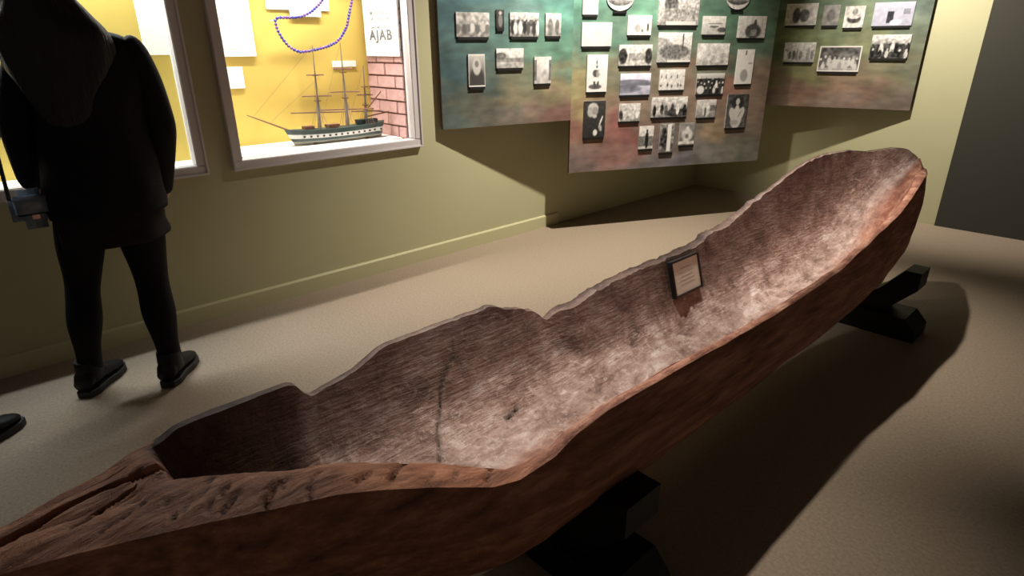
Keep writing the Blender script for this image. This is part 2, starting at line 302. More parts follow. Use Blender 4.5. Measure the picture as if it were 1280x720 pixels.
blabs = {'A': 'left painted board with seven old photographs, fixed to the side wall', 'B': 'long low-hanging middle painted board crowded with old photographs', 'C': 'right painted board with seven old photographs, against the back wall'}
for k, ((p, q), zb, blobs) in BO.items():
    p = Vector((*p, 0)); q = Vector((*q, 0)); u = (q - p).normalized(); L = (q - p).length; nrm = Vector((u.y, -u.x, 0)); ext = .35 if k == 'C' else 0
    p0 = p - u * ext; Mx = Matrix(((u.x, nrm.x, 0, p.x), (u.y, nrm.y, 0, p.y), (0, 0, 1, 0), (0, 0, 0, 1))); BM[k] = (Mx, u, nrm, p)
    e = tag(empty('display_board', (p.x, p.y, zb), math.atan2(u.y, u.x)), blabs[k], 'board')
    # local frame: x along board, -y = front (towards room)
    ztop = 1.98; cs = .022; nx = int((L + ext) / cs); nz = int((ztop - zb) / cs); V = []; Fc = []; cols = []
    bl = np.array(blobs, float)
    for i in range(nx + 1):
        for j in range(nz + 1):
            x = lerp(-ext, L, i / nx); z = lerp(zb, ztop, j / nz); V.append((x, -.0125, z - zb))
            nx_, nz_ = noise.noise(Vector((x * 4 + 7, z * 8, 3))) * .20 + noise.noise(Vector((x * 11, z * 17, 23))) * .08, noise.noise(Vector((x * 4, z * 9, 11))) * .14 + noise.noise(Vector((x * 10, z * 18, 31))) * .06
            ww = 1 / ((((x + nx_ - bl[:, 0]) * .8) ** 2 + ((z + nz_ - bl[:, 1]) * 1.15) ** 2) + .004) ** 1.6
            c = (bl[:, 2:] * ww[:, None]).sum(0) / ww.sum(); f = 1 + .22 * noise.noise(Vector((x * 14, z * 26, 5))) + .35 * noise.noise(Vector((x * 4, z * 8, 15)))
            mean = c.mean(); c = mean + (c - mean) * .8
            cols.append([min(.95, v * BALB * .62 * f) for v in s2l(np.clip(c, 0, 255))] + [1])
    for i in range(nx):
        for j in range(nz):
            a = i * (nz + 1) + j; Fc.append((a, a + nz + 1, a + nz + 2, a + 1))
    me = bpy.data.meshes.new('painted_face'); me.from_pydata(V, [], Fc); me.update(); set_tone(me, cols); link('painted_face', me, M_board, e, True)
    build('backing_panel', bx(-ext, L, -.012, .012, 0, ztop - zb), M_edge, e)
# prints: (u0,u1,zbottom,ztop), kind of scene, tones
PR = {'A': [(0.12, 0.354, 1.42, 1.582, 'crowd', 'group photograph, top left of the left board'), (0.408, 0.465, 1.473, 1.602, 'standdark', 'tiny dark upright portrait beside the top left group picture'), (0.509, 0.734, 1.423, 1.588, 'crowdc', 'photograph of a seated crowd, third in the top row of the left board'), (0.788, 0.914, 1.427, 1.587, 'trees', 'photograph of pale trees, fourth in the top row of the left board'), (0.196, 0.316, 1.116, 1.335, 'headdress', 'upright portrait of a pale-hooded figure, lower left on the left board'), (0.404, 0.613, 1.228, 1.368, 'land', 'landscape photograph in the middle of the left board'), (0.7, 0.838, 1.12, 1.313, 'river', 'upright misty photograph, lower right on the left board')],
 'B': [(0.065, 0.182, 1.566, 1.72, 'pale', 'pale upright photograph cut by the picture top, first on the middle board'), (0.245, 0.455, 1.592, 1.78, 'oval', 'oval photograph at the top of the middle board, left one'), (0.065, 0.296, 1.36, 1.535, 'pale', 'blank-looking pale photograph below the upright pale one'), (0.418, 0.609, 1.434, 1.582, 'sketch', 'pale sketch-like photograph under the left oval'), (0.657, 0.993, 1.501, 1.75, 'camp', 'largest photograph, top centre of the middle board'), (1.035, 1.234, 1.437, 1.581, 'boats', 'photograph of boats on pale water right of the largest one'), (1.217, 1.421, 1.61, 1.79, 'oval', 'oval photograph at the top of the middle board, right one'), (1.347, 1.596, 1.413, 1.584, 'tower', 'photograph of a dark peaked shape, top right of the middle board'), (0.115, 0.276, 1.05, 1.322, 'figure', 'tall pale photograph of a single standing figure at the left of the middle board'), (0.362, 0.631, 1.226, 1.387, 'lodge', 'photograph with dark figures at both sides, second row of the middle board'), (0.676, 0.957, 1.246, 1.469, 'hill', 'photograph of a village under a hill, just below the largest one'), (1.016, 1.293, 1.221, 1.393, 'foam', 'pale photograph with swirling clouds, right of the village picture'), (1.375, 1.528, 1.077, 1.349, 'vial', 'narrow tall white photograph at the right side of the middle board'), (0.385, 0.636, 1.02, 1.19, 'sea', 'blue-grey seascape with dark hills'), (0.711, 0.925, 1.048, 1.213, 'dots', 'pale photograph of scattered small figures in the centre of the middle board'), (1.036, 1.279, 1.008, 1.179, 'mob', 'dark photograph of a dense crowd'), (0.103, 0.277, 0.724, 1.004, 'feather', 'dark portrait of a white-haired person holding a feather'), (0.388, 0.566, 0.83, 0.976, 'mix', 'small photograph of seated people right of the feather portrait'), (0.661, 0.971, 0.849, 1.014, 'band', 'wide contrasty photograph of people outdoors in the lower middle'), (1.06, 1.232, 0.833, 0.985, 'sail', 'small photograph of a pale tent shape, lower right'), (1.335, 1.526, 0.743, 1.019, 'robe', 'portrait of a long-haired person in a white robe'), (0.572, 0.696, 0.615, 0.805, 'lone', 'bottom row photograph of a lone dark standing figure'), (0.755, 0.877, 0.577, 0.814, 'falls', 'bottom row photograph with a bright white vertical band'), (0.927, 1.063, 0.626, 0.813, 'kneel', 'bottom row photograph of a kneeling pale figure')],
 'C': [(0.053, 0.292, 1.512, 1.694, 'duo', 'top left photograph of the right board'), (0.336, 0.457, 1.507, 1.675, 'grey', 'small grey upright photograph, second in the top row of the right board'), (0.494, 0.636, 1.487, 1.662, 'pot', 'small photograph of a round dark pot, third in the top row of the right board'), (0.696, 0.966, 1.495, 1.681, 'house', 'photograph of a plain house wall, top right of the right board'), (0.082, 0.324, 1.226, 1.397, 'rowp', 'photograph of a pale row of people, lower left of the right board'), (0.359, 0.667, 1.154, 1.367, 'team', 'largest photograph of the right board, people before dark trees'), (0.723, 0.987, 1.256, 1.449, 'gather', 'contrasty group photograph, lower right of the right board')]}
rnd = random.Random(5)
def scene_fn(kind):
    r = random.Random(sum(map(ord, kind)) * 3 + 1)
    S = [('g', 215, 170)]          # vertical gradient top->bottom
    def people(n, y0, y1, t=(30, 90), pale=.3, w=.05):
        for i in range(n):
            x = (i + .5 + r.uniform(-.3, .3)) / n; yb = r.uniform(y0, y0 + .1); h = r.uniform(y1 - .12, y1)
            tn = r.uniform(*t) if r.random() > pale else r.uniform(190, 235)
            S.append(('e', x, yb + (h - yb) * .42, w, (h - yb) * .5, tn)); S.append(('e', x, h, w * .55, .055, r.uniform(150, 225)))
    if kind == 'crowd': S[0] = ('g', 190, 150); S.append(('n', 50, 9)); people(7, .12, .62, (90, 150), .45, .07)
    elif kind == 'standdark': S[0] = ('g', 70, 45); S += [('e', .5, .4, .28, .35, 120), ('e', .5, .82, .2, .09, 180)]
    elif kind == 'crowdc': S[0] = ('g', 205, 120); S.append(('r', 0, .45, 1, .72, 95)); S.append(('n', 45, 10)); people(7, .05, .75, (25, 80), .4, .065)
    elif kind == 'trees': S[0] = ('g', 220, 140); S += [('e', .3, .4, .16, .4, 120), ('e', .75, .4, .14, .36, 105), ('n', 30, 8)]
    elif kind == 'headdress': S[0] = ('g', 205, 60); S += [('e', .5, .28, .42, .34, 70), ('e', .5, .64, .26, .28, 200), ('e', .5, .7, .12, .1, 130)]
    elif kind == 'land': S[0] = ('g', 228, 160); S += [('r', 0, .28, 1, .52, 140), ('e', .15, .62, .2, .18, 95), ('n', 35, 9)]
    elif kind == 'river': S[0] = ('g', 225, 170); S += [('r', 0, .1, .14, .9, 105), ('r', .86, .1, 1, .9, 110), ('e', .5, .4, .2, .3, 185), ('n', 25, 7)]
    elif kind == 'pale': S[0] = ('g', 205, 200); S.append(('n', 10, 4))
    elif kind == 'oval': S[0] = ('g', 225, 225); S += [('e', .5, .3, .5, .12, 100), ('n', 45, 8)]
    elif kind == 'sketch': S[0] = ('g', 235, 215); S += [('e', .42, .35, .14, .2, 165), ('e', .85, .4, .05, .22, 90), ('e', .62, .22, .04, .1, 120), ('n', 18, 12)]
    elif kind == 'camp': S[0] = ('g', 215, 150); S += [('e', .3, .6, .16, .3, 90), ('e', .45, .3, .5, .18, 150), ('n', 45, 13), ('r', .2, 0, .95, .1, 205)]
    elif kind == 'boats': S[0] = ('g', 232, 175); S += [('r', .25, .58, .85, .62, 110), ('e', .5, .42, .2, .06, 95), ('e', .85, .25, .2, .14, 90), ('n', 22, 9)]
    elif kind == 'tower': S[0] = ('g', 230, 200); S += [('e', .55, .3, .28, .34, 75), ('e', .6, .6, .06, .25, 80), ('r', .45, .1, .68, .4, 140), ('n', 25, 9)]
    elif kind == 'figure': S[0] = ('g', 236, 224); S += [('e', .42, .14, .32, .07, 95), ('o', .4, .2, .035, .1, 70, .2), ('o', .55, .2, .035, .1, 80, -.2), ('o', .42, .5, .09, .1, 75, .3), ('o', .55, .5, .06, .11, 150, -.2), ('o', .62, .55, .04, .05, 215, 0), ('o', .48, .68, .035, .04, 110, 0), ('o', .47, .8, .016, .07, 90, 0), ('n', 14, 12)]
    elif kind == 'lodge': S[0] = ('g', 222, 180); S += [('e', .12, .45, .13, .38, 45), ('e', .9, .45, .12, .38, 55), ('r', .3, .25, .8, .6, 150), ('n', 40, 11)]
    elif kind == 'hill': S[0] = ('g', 235, 160); S += [('e', .0, .55, .42, .3, 165), ('e', .5, .35, .45, .25, 110), ('r', .72, .4, .76, .95, 70), ('n', 35, 13), ('r', .3, .0, 1, .07, 215)]
    elif kind == 'foam': S[0] = ('g', 215, 185); S += [('n', 40, 5), ('n', 25, 12)]
    elif kind == 'vial': S[0] = ('g', 238, 228); S += [('e', .5, .25, .22, .18, 165), ('r', .45, .84, .55, .96, 80), ('e', .8, .6, .12, .03, 170), ('n', 8, 8)]
    elif kind == 'sea': S[0] = ('b', 235, 160); S += [('e', .4, .6, .6, .12, 120), ('e', .7, .5, .5, .08, 110), ('e', .2, .3, .5, .2, 115), ('n', 20, 5)]
    elif kind == 'dots': S[0] = ('g', 225, 205); people(5, .55, .8, (90, 130), .3, .035); people(5, .1, .38, (70, 120), .2, .04); S.append(('n', 20, 12))
    elif kind == 'mob': S[0] = ('g', 215, 60); S += [('r', 0, 0, 1, .75, 60)]; people(8, .45, .85, (25, 60), .0, .05); people(8, .25, .62, (25, 60), .1, .05); people(7, .0, .4, (25, 60), .3, .05); S.append(('e', .15, .22, .14, .2, 215))
    elif kind == 'feather': S[0] = ('g', 62, 44); S += [('e', .42, .8, .24, .15, 195), ('e', .32, .7, .16, .14, 175), ('o', .52, .72, .09, .12, 150, 0), ('e', .5, .58, .1, .05, 190), ('o', .8, .44, .022, .17, 225, -.35), ('o', .78, .26, .05, .1, 165, .3), ('e', .55, .13, .1, .09, 220), ('n', 12, 9)]
    elif kind == 'mix': S[0] = ('g', 215, 150); people(5, .1, .7, (30, 90), .4, .09); S.append(('n', 40, 10))
    elif kind == 'band': S[0] = ('g', 225, 130); S += [('e', .75, .2, .35, .2, 55), ('e', .2, .45, .16, .35, 190)]; people(6, .1, .75, (30, 80), .4, .05); S.append(('n', 40, 10))
    elif kind == 'sail': S[0] = ('g', 215, 140); S += [('r', .65, .35, 1, .7, 110), ('e', .48, .5, .2, .45, 215), ('e', .45, .3, .05, .3, 90), ('n', 25, 9)]
    elif kind == 'robe': S[0] = ('g', 70, 95); S += [('n', 26, 8), ('o', .5, .3, .2, .34, 205, 0), ('o', .28, .42, .1, .2, 200, .3), ('o', .72, .42, .1, .2, 205, -.3), ('e', .5, .76, .3, .2, 48), ('o', .5, .78, .07, .1, 200, 0), ('o', .5, .58, .07, .1, 212, 0), ('o', .66, .42, .012, .12, 50, -.5), ('e', .42, .16, .2, .08, 170)]
    elif kind == 'lone': S[0] = ('g', 225, 190); S += [('r', 0, .1, 1, .55, 120), ('e', .55, .4, .12, .38, 30), ('e', .55, .8, .06, .06, 50), ('n', 25, 9)]
    elif kind == 'falls': S[0] = ('g', 150, 90); S += [('e', .3, .5, .25, .4, 60), ('n', 60, 8), ('r', .52, .05, .78, .98, 232)]
    elif kind == 'kneel': S[0] = ('g', 130, 120); S += [('e', .5, .45, .36, .3, 215), ('e', .5, .74, .13, .12, 185), ('r', 0, .05, 1, .18, 210), ('e', .5, .4, .12, .1, 120), ('n', 35, 7)]
    elif kind == 'duo': S[0] = ('g', 228, 205); S += [('e', .35, .45, .12, .35, 80), ('e', .6, .45, .16, .3, 110), ('n', 30, 9)]
    elif kind == 'grey': S[0] = ('g', 150, 135); S += [('e', .5, .5, .25, .3, 110), ('n', 20, 8)]
    elif kind == 'pot': S[0] = ('g', 200, 215); S += [('e', .5, .4, .34, .2, 60), ('e', .5, .5, .3, .09, 200), ('e', .52, .72, .14, .16, 130), ('n', 34, 9)]
    elif kind == 'house': S[0] = ('b', 185, 175); S += [('r', .35, .12, .52, .6, 50), ('r', .75, .5, .9, .72, 130), ('e', .6, .15, .15, .12, 210), ('n', 12, 8)]
    elif kind == 'rowp': S[0] = ('g', 215, 170); people(8, .1, .7, (90, 150), .4, .05); S.append(('n', 30, 12))
    elif kind == 'team': S[0] = ('g', 80, 110); S.append(('n', 40, 7)); people(9, .2, .6, (60, 120), .5, .05); S.append(('r', 0, 0, 1, .16, 165)); S.append(('e', .5, .3, .3, .18, 200)); people(5, .02, .45, (150, 220), .6, .05)
    elif kind == 'gather': S[0] = ('g', 238, 60); S += [('e', .5, .3, .6, .35, 60)]; people(8, .05, .75, (20, 60), .2, .06); people(6, .0, .45, (20, 60), .5, .05); S.append(('n', 45, 10))
    return S
def mk_print(name, wd, ht, kind, oval=False):
    nx = max(12, int(wd / .0055)); nz = max(12, int(ht / .0055)); S = scene_fn(kind); V = []; cols = []; Fc = []
    off = sum(map(ord, kind)) + wd * 40
    for j in range(nz + 1):
        for i in range(nx + 1):
            a, b_ = i / nx, j / nz; t = 0; blue = 0
            for s in S:
                if s[0] in 'gb': t = lerp(s[2], s[1], b_); blue = s[0] == 'b'
                elif s[0] == 'e':
                    d_ = ((a - s[1]) / s[3]) ** 2 + ((b_ - s[2]) / s[4]) ** 2
                    f = min(1, max(0, (1.25 - d_) / .5)); t = lerp(t, s[5], f)
                elif s[0] == 'o':
                    dx, dy = (a - s[1]) * wd / ht, b_ - s[2]; ca, sa = math.cos(s[6]), math.sin(s[6])
                    d_ = ((dx * ca + dy * sa) / s[3]) ** 2 + ((-dx * sa + dy * ca) / s[4]) ** 2
                    t = lerp(t, s[5], min(1, max(0, (1.2 - d_) / .4)))
                elif s[0] == 'r':
                    if s[1] <= a <= s[3] and s[2] <= b_ <= s[4]: t = s[5]
                elif s[0] == 'n': t += s[1] * 1.5 * noise.noise(Vector((a * s[2] * wd / .2, b_ * s[2] * ht / .2, off)))
            if kind in ('figure', 'headdress', 'vial', 'team') and (a < .03 or a > .97 or b_ < .03 or b_ > .97): t = 232
            t = min(242, max(14, t)); c = (t, t, min(250, t * 1.06 + 4)) if blue else (t, t * .985, t * .955)
            cols.append([*[v_ * .84 for v_ in s2l(c)], 1])
            x, z = (a - .5) * wd, b_ * ht
            if oval:
                ax, az = 2 * a - 1, 2 * b_ - 1
                x = ax * math.sqrt(max(0, 1 - az * az / 2)) * wd / 2; z = ht / 2 + az * math.sqrt(max(0, 1 - ax * ax / 2)) * ht / 2
            V.append((x, -.009, z))
    n1 = len(V)
    for j in range(nz):
        for i in range(nx):
            a = j * (nx + 1) + i; Fc.append((a, a + 1, a + nx + 2, a + nx + 1))
    per = [i for i in range(nx + 1)] + [(j) * (nx + 1) + nx for j in range(1, nz + 1)] + [nz * (nx + 1) + i for i in range(nx - 1, -1, -1)] + [j * (nx + 1) for j in range(nz - 1, 0, -1)]
    for p in per: V.append((V[p][0], 0, V[p][2])); cols.append([.5, .5, .48, 1])
    m = len(per)
    for k in range(m): Fc.append((per[k], n1 + k, n1 + (k + 1) % m, per[(k + 1) % m]))
    Fc.append([n1 + k for k in range(m)])
    me = bpy.data.meshes.new(name); me.from_pydata(V, [], Fc); me.update(); set_tone(me, cols); return me
for bk, L in PR.items():
    Mx, u, nrm, p = BM[bk]
    for (u0, u1, z0, z1, kind, lab) in L:
        cap = .018; me = mk_print('photograph', u1 - u0, z1 - z0 - cap, kind, kind == 'oval')
        o = link('photograph', me, M_print); pos = p + u * ((u0 + u1) / 2) + nrm * .0130; o.location = (pos.x, pos.y, z0 + cap); o.rotation_euler.z = math.atan2(u.y, u.x)
        tag(o, lab, 'photograph', 'black and white photographs mounted on the painted boards')
        wc = (u1 - u0) * (.25 if kind == 'oval' else .47)
        build('caption_strip', bx(-wc, wc, -.011, 0, -cap, -.0005, bev=.001), M_cap, o)
# ---------------------------------------------------------------- dugout canoe
FAR = [(-.75, 2.03, .50), (-.5, 2.0, .51), (-.3, 1.993, .515), (-0.180, 1.993, 0.519), (-0.082, 1.992, 0.531), (0.000, 1.991, 0.550), (0.072, 1.990, 0.559), (0.121, 1.987, 0.577), (0.187, 1.977, 0.585), (0.215, 1.973, 0.597), (0.241, 1.969, 0.597), (0.299, 1.960, 0.595), (0.372, 1.949, 0.588), (0.489, 1.932, 0.578), (0.512, 1.930, 0.567), (0.523, 1.930, 0.543), (0.547, 1.930, 0.518), (0.582, 1.930, 0.526), (0.631, 1.930, 0.534), (0.681, 1.930, 0.544), (0.724, 1.930, 0.564), (0.762, 1.930, 0.581), (0.789, 1.930, 0.586), (0.901, 1.930, 0.587), (1.021, 1.932, 0.589), (1.144, 1.941, 0.593), (1.177, 1.944, 0.593), (1.225, 1.948, 0.571), (1.277, 1.952, 0.557), (1.355, 1.958, 0.528), (1.377, 1.960, 0.510), (1.396, 1.962, 0.480), (1.415, 1.963, 0.477), (1.460, 1.967, 0.502), (1.521, 1.970, 0.507), (1.587, 1.970, 0.507), (1.641, 1.970, 0.524), (1.702, 1.970, 0.530), (1.801, 1.970, 0.534), (1.877, 1.970, 0.541), (1.985, 1.970, 0.541), (2.159, 1.970, 0.542), (2.281, 1.972, 0.548), (2.403, 1.974, 0.558), (2.420, 1.975, 0.580), (2.503, 1.976, 0.584), (2.606, 1.978, 0.591), (2.708, 1.981, 0.620), (2.796, 1.992, 0.654), (2.886, 2.004, 0.685), (2.979, 2.017, 0.712), (3.104, 2.034, 0.762), (3.238, 2.051, 0.804), (3.337, 2.068, 0.827), (3.438, 2.088, 0.838), (3.636, 2.138, 0.843), (3.731, 2.190, 0.829), (3.794, 2.249, 0.842), (3.837, 2.294, 0.851), (3.884, 2.341, 0.846), (3.93, 2.40, .80)]
NEAR = [(-.75, 2.09, .50), (-.5, 2.11, .52), (-.3, 2.14, .545), (-0.114, 2.179, 0.561), (-0.009, 2.239, 0.579), (0.063, 2.279, 0.586), (0.169, 2.341, 0.599), (0.265, 2.399, 0.608), (0.329, 2.430, 0.610), (0.378, 2.447, 0.606), (0.451, 2.473, 0.589), (0.548, 2.510, 0.561), (0.660, 2.554, 0.523), (0.719, 2.573, 0.520), (0.813, 2.587, 0.538), (0.870, 2.596, 0.572), (0.977, 2.601, 0.590), (1.101, 2.602, 0.588), (1.276, 2.604, 0.585), (1.481, 2.606, 0.579), (1.723, 2.609, 0.571), (2.008, 2.611, 0.573), (2.345, 2.615, 0.589), (2.726, 2.619, 0.657), (2.991, 2.610, 0.687), (3.158, 2.602, 0.729), (3.310, 2.585, 0.755), (3.6, 2.54, .765), (3.890, 2.470, 0.745), (3.93, 2.43, .74)]
NIN = [(-.75, .02), (.1, .12), (.13, .19), (.16, .17), (.23, .155), (.32, .125), (.37, .115), (.44, .12), (.50, .115), (.6, .115), (.66, .10), (.72, .05), (.80, .032), (1.0, .028), (3.3, .03), (3.6, .05), (3.93, .02)]
CR = [([(2.083, -0.124), (2.087, -0.102), (2.095, -0.05), (2.087, 0.0), (2.086, 0.056), (2.1, 0.091), (2.118, 0.17)], .011, .035), ([(2.163, -0.007), (2.149, 0.044), (2.143, 0.097)], .006, .02), ([(2.316, 0.178), (2.294, 0.196), (2.282, 0.23)], .006, .03), ([(2.425, 0.423), (2.413, 0.46)], .006, .03), ([(2.36, .30), (2.33, .325)], .005, .02), ([(2.22, .03), (2.205, .08), (2.19, .12)], .005, .02), ([(2.25, .10), (2.235, .14)], .005, .018), ([(2.03, -.05), (2.03, .05), (2.04, .1)], .006, .016), ([(2.28, .13), (2.262, .165)], .004, .018), ([(2.50, .60), (2.47, .63)], .006, .02), ([(2.39, .255), (2.36, .28), (2.33, .31)], .007, .03), ([(2.42, .33), (2.385, .345), (2.36, .38)], .005, .02), ([(2.45, .48), (2.42, .51), (2.39, .56)], .008, .03), ([(2.49, .54), (2.46, .575)], .005, .02), ([(2.34, .20), (2.30, .245)], .005, .02), ([(2.53, .66), (2.50, .70)], .006, .02), ([(2.28, .15), (2.25, .20), (2.22, .22)], .006, .02)]
CRI = [([(2.142, 0.809), (2.07, .86), (2.007, 0.927), (1.98, 1.0)], .006, .02), ([(2.123, 1.087), (2.111, 1.147)], .01, .025)]
def segdist(px, py, L):
    dmin = 9
    for (ax, ay), (bx_, by) in zip(L, L[1:]):
        vx, vy = bx_ - ax, by - ay; t = max(0, min(1, ((px - ax) * vx + (py - ay) * vy) / (vx * vx + vy * vy))); dmin = min(dmin, math.hypot(px - ax - t * vx, py - ay - t * vy))
    return dmin
def rims(y):
    rg = sst(.6, 1.3, y) * (1 - sst(3.3, 3.7, y)); rg2 = sst(1.38, 1.5, y) * (1 - sst(2.6, 3.0, y))
    zf = interp(FAR, y, 2) + rg * (.007 * noise.noise(Vector((1, y * 14, 0))) + .005 * noise.noise(Vector((2, y * 42, 0))))
    xf = interp(FAR, y, 1) + rg * .006 * noise.noise(Vector((5, y * 20, 0)))
    zn = interp(NEAR, y, 2) + sst(.8, 1.2, y) * .004 * noise.noise(Vector((9, y * 9, 0)))
    tf = .024 + rg2 * (.02 + .02 * noise.noise(Vector((8, y * 11, 0))))
    return xf, zf, interp(NEAR, y, 1), zn, max(.012, tf)
ZB = [(-.75, .40), (-.5, .33), (-.2, .24), (.2, .17), (.7, .14), (3.0, .14), (3.3, .19), (3.5, .29), (3.7, .45), (3.85, .62), (3.93, .72)]
ZI = [(.1, .36), (.5, .30), (.75, .26), (2.2, .235), (2.9, .25), (3.2, .31), (3.5, .45), (3.7, .60), (3.85, .74), (3.93, .79)]
def g(x, a, s): return math.exp(-((x - a) / s) ** 2)
def interior(y, s):
    """s 0..1 from far inner rim to near inner rim -> x, z, depth fraction"""
    xf, zf, xn, zn, tf = rims(y)
    tn = interp(NIN, y, 1)
    xa = xf + tf * min(1, (3.93 - y) * 6 + .2); xb = xn - tn * min(1, (3.93 - y) * 6 + .2); x = lerp(xa, xb, s); top = lerp(zf, zn - .004, s)
    D = sst(.15, .225, y); zi = interp(ZI, y, 1)
    shp = max(0, 1 - abs(2 * s - 1) ** (3.0 if y > .8 else 3.2)) ** .9
    dep = (top - zi) * shp * D
    solid = (1 - D) * .014 * math.sin(math.pi * s)
    z = top - dep + solid
    if y > .3: z += .05 * g(y, .50 + .12 * (1 - s), .05) * sst(.25, .6, s) * shp + .03 * g(y, .63, .05) * g(s, .5, .12) + .02 * g(y, .72, .03) * g(s, .35, .08)
    return x, z, shp * D
def canoe_mesh():
    ys = []; y = -.75
    while y < 3.93:
        ys.append(y); y += (.0085 if y < 1.6 else .011) if y > -.2 else .03
    ys.append(3.93)
    NO, NI_ = 40, 64; V = []; cols = []; ring = None
    for y in ys:
        xf, zf, xn, zn, tf_ = rims(y); zb = interp(ZB, y, 1); row = []; prev = None
        xc = (xf + xn) / 2; hw = (xn - xf) / 2; ek = sst(-.75, .3, y) * (1 - sst(3.3, 3.93, y)); bul = .16 * ek + .03
        for k in range(NO + 1):     # outer, far rim -> keel -> near rim
            t = -1 + 2 * k / NO; s = 1 - (1 - abs(t)) ** 1.5 if False else abs(t) ** 1.25
            prof = (1 - (1 - s) ** 2.4) ** .62 * (1 + bul * math.sin(math.pi * min(1, s ** .8)))
            sg_ = -1 if t < 0 else 1; zr = zf if t < 0 else zn
            x = xc + sg_ * hw * prof; z = zb + (zr - zb) * s
            p = Vector((x, y, z)); nz = noise.noise(Vector((x * 5, y * 2.2, z * 7))) * .012 + noise.noise(Vector((x * 22, y * 6, z * 26))) * .0045; nz *= 1
            fl = min(1, (1 - abs(t)) * 6); p.x += sg_ * nz * fl; p.z -= nz * .5 * fl
            cc = [0, 0, 0]
            row.append((p, ((1. if y > .17 and t < -.93 else 0.), 0., 0., 0)))
        xi, zi_, _d = interior(y, 1.0)
        for k in range(1, 13):      # top face of the near gunwale, cracked and hewn
            f = k / 13; x = lerp(xn, xi, f); p = Vector((x, y, lerp(zn, zi_, f) + .006 * math.sin(math.pi * f)))
            gr = 0
            wdt = min(1, abs(xn - xi) / .08)
            for L, wd, dpth in CR:
                if abs(y - L[0][1]) < .4:
                    d_ = segdist(x, y, L)
                    if d_ < wd: q = 1 - d_ / wd; p.z -= dpth * q * .6; gr = max(gr, q * .9)
            p.z += wdt * (.006 * noise.noise(Vector((x * 40, y * 16, 0))) + .008 * noise.noise(Vector((x * 12 + y * 8, y * 9 - x * 6, 4)))) * math.sin(math.pi * f)
            row.append((p, (sst(.68, .85, y), 1, gr, 1)))
        for k in range(1, NI_):     # inner, near rim -> far rim
            s = 1 - (k - 1) / (NI_ - 2)
            x, z, dp = interior(y, s); p = Vector((x, y, z))
            n1 = noise.noise(Vector((x * 6, y * 4, 1))) * .018 + noise.noise(Vector((x * 30 + z * 14, y * 20, z * 30))) * .009 + abs(noise.noise(Vector((x * 60, y * 34 + x * 20, z * 50)))) * .015
            rough = (.15 + .85 * sst(.0, .3, dp)) * (.45 if y < .45 else 1); p.z += n1 * rough
            gr = 0
            if dp < .15:
                for L, wd, dpth in CR:
                    if abs(y - L[0][1]) < .4:
                        d_ = segdist(x + .003 * noise.noise(Vector((0, y * 60, 0))), y, L)
                        if d_ < wd * 1.5: q = max(0, 1 - d_ / wd); p.z -= dpth * q; gr = max(gr, q)
                p.z += .004 * noise.noise(Vector((x * 70, y * 10, 0)))
            else:
                for L, wd, dpth in CRI:
                    d_ = segdist(x, y, L)
                    if d_ < wd: q = 1 - d_ / wd; p.z -= dpth * q * .7; gr = max(gr, q)
            wallm = 1 - .62 * (1 - .45 * sst(3.3, 3.6, y)) * (1 - sst(.08, .18, s + .05 * noise.noise(Vector((y * 5, s * 4, 3))) + .03 * noise.noise(Vector((y * 22, s * 18, 3))))) if y < 3.75 else 1  # upper far wall toned down: shade under the rim painted in, plus darker wood
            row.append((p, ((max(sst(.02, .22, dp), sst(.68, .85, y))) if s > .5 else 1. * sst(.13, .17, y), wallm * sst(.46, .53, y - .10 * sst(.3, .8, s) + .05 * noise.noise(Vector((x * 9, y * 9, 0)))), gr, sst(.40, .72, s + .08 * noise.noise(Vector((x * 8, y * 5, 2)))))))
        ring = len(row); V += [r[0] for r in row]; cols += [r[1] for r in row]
    Fc = []; n = ring
    for i in range(len(ys) - 1):
        for k in range(n): a = i * n + k; b_ = i * n + (k + 1) % n; Fc.append((a, b_, b_ + n, a + n))
    Fc.append(list(range(n))[::-1]); Fc.append([(len(ys) - 1) * n + k for k in range(n)])
    me = bpy.data.meshes.new('log_hull'); me.from_pydata([tuple(v) for v in V], [], Fc); me.update(); set_tone(me, cols)
    me.shade_smooth(); me.set_sharp_from_angle(angle=math.radians(60))
    sh = me.attributes['sharp_edge'].data if 'sharp_edge' in me.attributes else me.attributes.new('sharp_edge', 'BOOLEAN', 'EDGE').data
    for e_ in me.edges:
        a_, b2 = e_.vertices
        if a_ % n == b2 % n and a_ % n in (0, NO, NO + 13): sh[e_.index].value = True
    return me
Mc = bpy.data.materials.new('hewn_canoe_wood'); Mc.use_nodes = True; nt = Mc.node_tree; nd = nt.nodes; lk = nt.links; b = nd['Principled BSDF']
def N_(t, **k):
    n = nd.new(t)
    for a, v in k.items(): setattr(n, a, v)
    return n
at = N_('ShaderNodeAttribute', attribute_name='tone'); sp = N_('ShaderNodeSeparateColor'); lk.new(at.outputs['Color'], sp.inputs[0])
tc = N_('ShaderNodeTexCoord')
def noise_n(scale, stretch, det=8, rough=.6, dist=0):
    mp = N_('ShaderNodeMapping'); mp.inputs['Scale'].default_value = stretch; lk.new(tc.outputs['Object'], mp.inputs[0])
    n = N_('ShaderNodeTexNoise'); n.inputs['Scale'].default_value = scale; n.inputs['Detail'].default_value = det; n.inputs['Roughness'].default_value = rough; n.inputs['Distortion'].default_value = dist; lk.new(mp.outputs[0], n.inputs[0]); return n.outputs[0]
def ramp(inp, stops):
    r = N_('ShaderNodeValToRGB'); cr = r.color_ramp
    while len(cr.elements) < len(stops): cr.elements.new(.5)
    for e_, (p, c) in zip(cr.elements, stops): e_.position = p; e_.color = (*s2l(c), 1)
    lk.new(inp, r.inputs[0]); return r.outputs[0]
